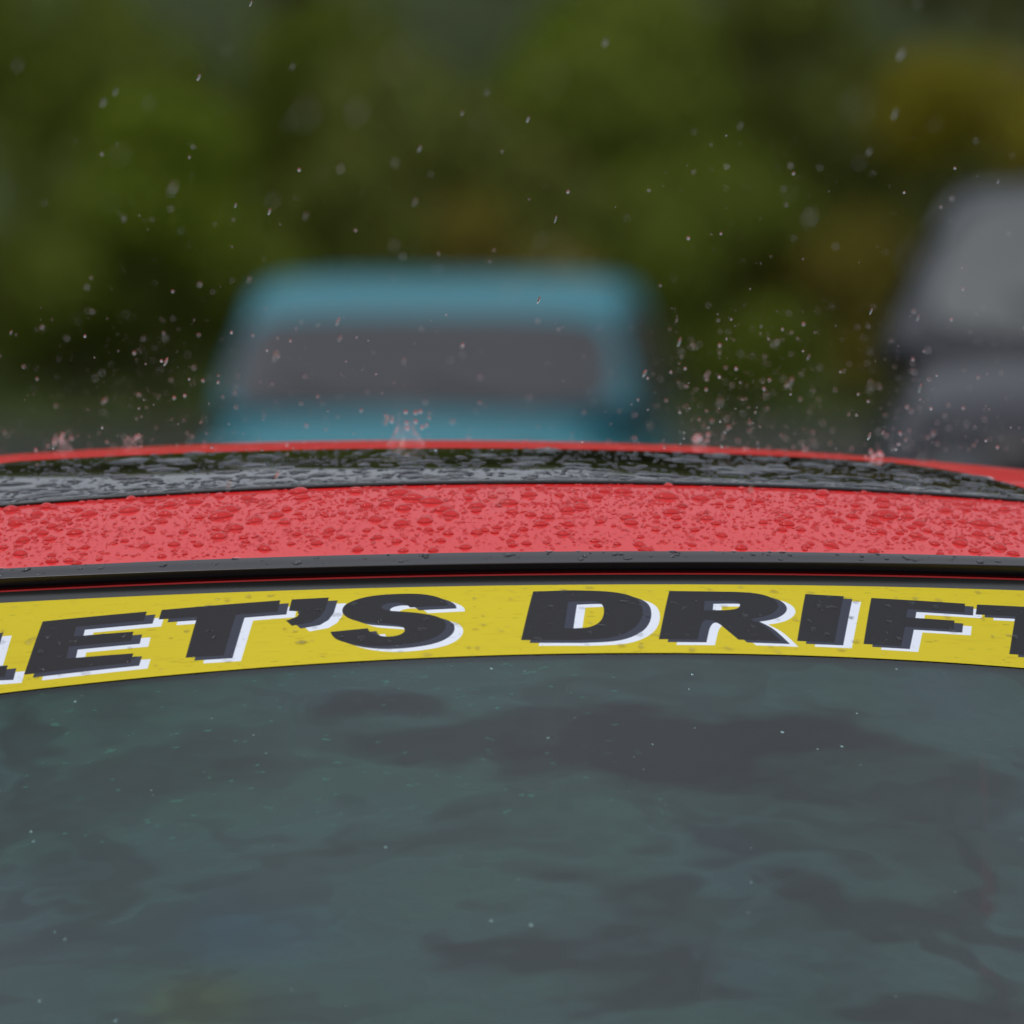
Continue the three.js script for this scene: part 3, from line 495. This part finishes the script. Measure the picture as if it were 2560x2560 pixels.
function scatter(name, parent, geos, f, n, pick, mat = M.bead) {
  const per = Math.ceil(n / geos.length);
  geos.forEach(g => {
    const im = new THREE.InstancedMesh(g, mat, per); const m = new THREE.Matrix4(); let c = 0, tries = 0;
    while (c < per && tries++ < per * 12) { const s = pick(); if (!s) continue; const [p, q, sc] = seat(f, ...s); m.compose(p, q, sc); im.setMatrixAt(c++, m); }
    im.count = c; im.name = name; im.userData.kind = 'stuff'; im.castShadow = im.receiveShadow = true; parent.add(im);
  });
}
const clear = (u, w, r, k = 1) => !spots.some(s => Math.abs(s[0] - u) < s[2] + r && (s[0] - u) ** 2 + (s[1] - w) ** 2 < ((s[2] + r) * k) ** 2);
scatter('fine_droplets', roofPart, SMALLRED, roof, 8400, () => { const u = R(-0.64, 0.66), w = -0.03 - 0.305 * Math.pow(rnd(), 0.8), r = 0.0007 + 0.0022 * Math.pow(rnd(), 2.8); return fbm(u * 9, w * 16, 2) < R(-1.0, 0.25) || !clear(u, w, r) ? null : [u, w, r, r, r, 0.0001, R(0, 6)]; }, DISC_BEAD);
scatter('fine_droplets', roofPart, SMALL, roof, 160, () => { const u = R(-0.66, 0.66), w = R(-1.0, rearEdge(u) - 0.012), r = R(0.001, 0.0025); return [u, w, r, r, r, 0, R(0, 6)]; });
// the black panel: flat runs of water that have joined up, and fine drops between
scatter('water_film_drops', panel, FLAT, roof, 520, () => { const u = R(-0.64, 0.64), e = rearEdge(u) + 0.01, w = -0.352 + (e + 0.352) * Math.pow(rnd(), 3.4), r = 0.003 + 0.008 * Math.pow(rnd(), 2); return [u, w, r * R(1, 2.6), r * 0.8, r, 0.0012, R(-0.3, 0.3)]; }, M.water);
scatter('water_film_drops', panel, SMALL, roof, 2600, () => { const u = R(-0.645, 0.645), e = rearEdge(u) + 0.006, w = -0.347 + (e + 0.347) * Math.pow(rnd(), 2.0), r = 0.0010 + 0.0026 * Math.pow(rnd(), 2); return fbm(u * 8 + 5, w * 20, 2) < R(-1, 0.2) ? null : [u, w, r * R(1, 1.8), r * 0.7, r, 0.0012, 0]; }, M.water);
// strip and glass
const strip = car.children.find(c => c.name === 'windscreen_strip'), glassPart = car.children.find(c => c.name === 'windscreen');
scatter('fine_droplets', strip, FLAT, screen, 260, () => { const r = 0.0010 + 0.0026 * Math.pow(rnd(), 2); return [R(-0.63, 0.63), R(TI + 0.006, TJ - 0.004), r * R(1, 1.8), r * 0.7, r, 0.0009, R(-0.4, 0.4)]; });
scatter('fine_droplets', glassPart, SMALL, screen, 80, () => { const r = 0.0006 + 0.002 * Math.pow(rnd(), 3); return [R(-0.62, 0.62), TJ + 0.01 + 0.8 * Math.pow(rnd(), 1.6), r, r, r, 0.0, 0]; });
{ // drops clinging to the top of the weather strip
  const f = (u, w) => { const E = row('E', u), F = row('F', u), t = w; return [u, E[1] + 0.0011 + (F[1] + 0.0005 - E[1] - 0.0011) * t, E[2] + (F[2] - E[2]) * t]; };
  const ws = car.children.find(c => c.name === 'weather_strip');
  scatter('fine_droplets', ws, SMALL, f, 150, () => { const r = 0.0010 + 0.003 * Math.pow(rnd(), 2); return [R(-0.62, 0.62), 0.05 + 0.7 * Math.pow(rnd(), 2), r * R(1, 1.8), r * 0.8, r, 0, 0]; });
}

// ---------------------------------------------------------------- splashes thrown up by the rain
function splash(px, py, w, r, h, label) {
  const [u, w0] = onSurface(roof, px, py, w - 0.15, w + 0.15), P = toWorld(...roof(u, w0));
  const o = thing('rain_splash', label, 'splash', P, 0, 'rain splashes on the red car');
  const n = 28, prof = [[1.0, -0.05], [0.92, 0.06], [0.74, 0.25], [0.52, 0.55], [0.36, 0.85]];
  const g = grid(n, 8, (a, b) => { const th = a * 2 * Math.PI, t = b * 4, i = Math.min(3, Math.floor(t)), k = t - i, q = [0, 1].map(c => prof[i][c] + (prof[i + 1][c] - prof[i][c]) * k); const jag = 1 + (0.35 * Math.sin(th * 7 + 1) + 0.25 * Math.sin(th * 4)) * b * b; return [Math.cos(th) * q[0] * r, Math.max(-0.001, q[1] * h * jag), -Math.sin(th) * q[0] * r]; });
  mesh('crown_sheet', g, phys(lin(1, 1, 1), 0.12, { transmission: 1, thickness: 0, ior: 1.33 }), o);
  const dg = new THREE.SphereGeometry(1, 10, 8);
  for (let i = 0; i < 14; i++) { const a = R(0, 6.3), d = mesh('droplet', dg, M.water, o), s = R(0.0008, 0.0022); d.scale.setScalar(s); d.position.set(Math.cos(a) * r * R(0.3, 1.3), h * R(0.5, 1.5), Math.sin(a) * r * R(0.3, 1.3)); }
}
splash(1015, 1113, -0.9, 0.024, 0.030, 'tall peaked rain splash on the red roof lip in front of the blue car');
splash(162, 1128, -0.9, 0.011, 0.014, 'small rain splash on the roof edge below the bright shrub');
splash(330, 1122, -0.9, 0.009, 0.010, 'small low rain splash on the roof edge left of the blue car');
splash(1748, 1118, -0.9, 0.010, 0.011, 'small rain splash on the roof edge right of the blue car');
splash(2190, 1150, -0.75, 0.010, 0.007, 'flat rain splash near the rounded end of the black roof panel');

// ---------------------------------------------------------------- falling rain and spray
function drops(name, label, n, geo, pick) {
  const im = new THREE.InstancedMesh(geo, M.water, n), m = new THREE.Matrix4(), q = new THREE.Quaternion();
  for (let i = 0; i < n; i++) { const [p, r, k, tilt] = pick(); q.setFromEuler(new THREE.Euler(0, 0, tilt)); m.compose(V3(...p), q, V3(r, r * k, r)); im.setMatrixAt(i, m); }
  im.name = name; im.userData = { kind: 'stuff', label, category: 'rain' }; scene.add(im);
}
const ballG = new THREE.SphereGeometry(1, 14, 10);
drops('falling_rain', 'raindrops falling through the air above and beyond the red roof', 160, ballG, () => { const z = rnd() < 0.35 ? R(-1.5, 1.2) : R(-9, 4.5), p = onPlaneZ(R(-200, 2760), R(-150, 1250), z); return [p, R(0.0007, 0.0014), R(2.5, 5), -0.38 + R(-0.08, 0.08)]; });
drops('splash_spray', 'fine spray of droplets bouncing up off the wet roof', 1700, ballG, () => {
  const z = R(-1.7, -0.35), c = rnd(), px = c < 0.28 ? 1840 + 130 * (R(-1, 1) + R(-1, 1)) : c < 0.46 ? 420 + 260 * (R(-1, 1) + R(-1, 1)) : c < 0.58 ? 2250 + 180 * (R(-1, 1) + R(-1, 1)) : R(-150, 2700);
  const py = 1125 - (rnd() < 0.3 ? 800 : 360) * Math.pow(rnd(), 1.8); return [onPlaneZ(px, py, z), 0.0003 + 0.0013 * Math.pow(rnd(), 3.4), R(1, 1.3), 0];
});

renderer.render(scene, camera);
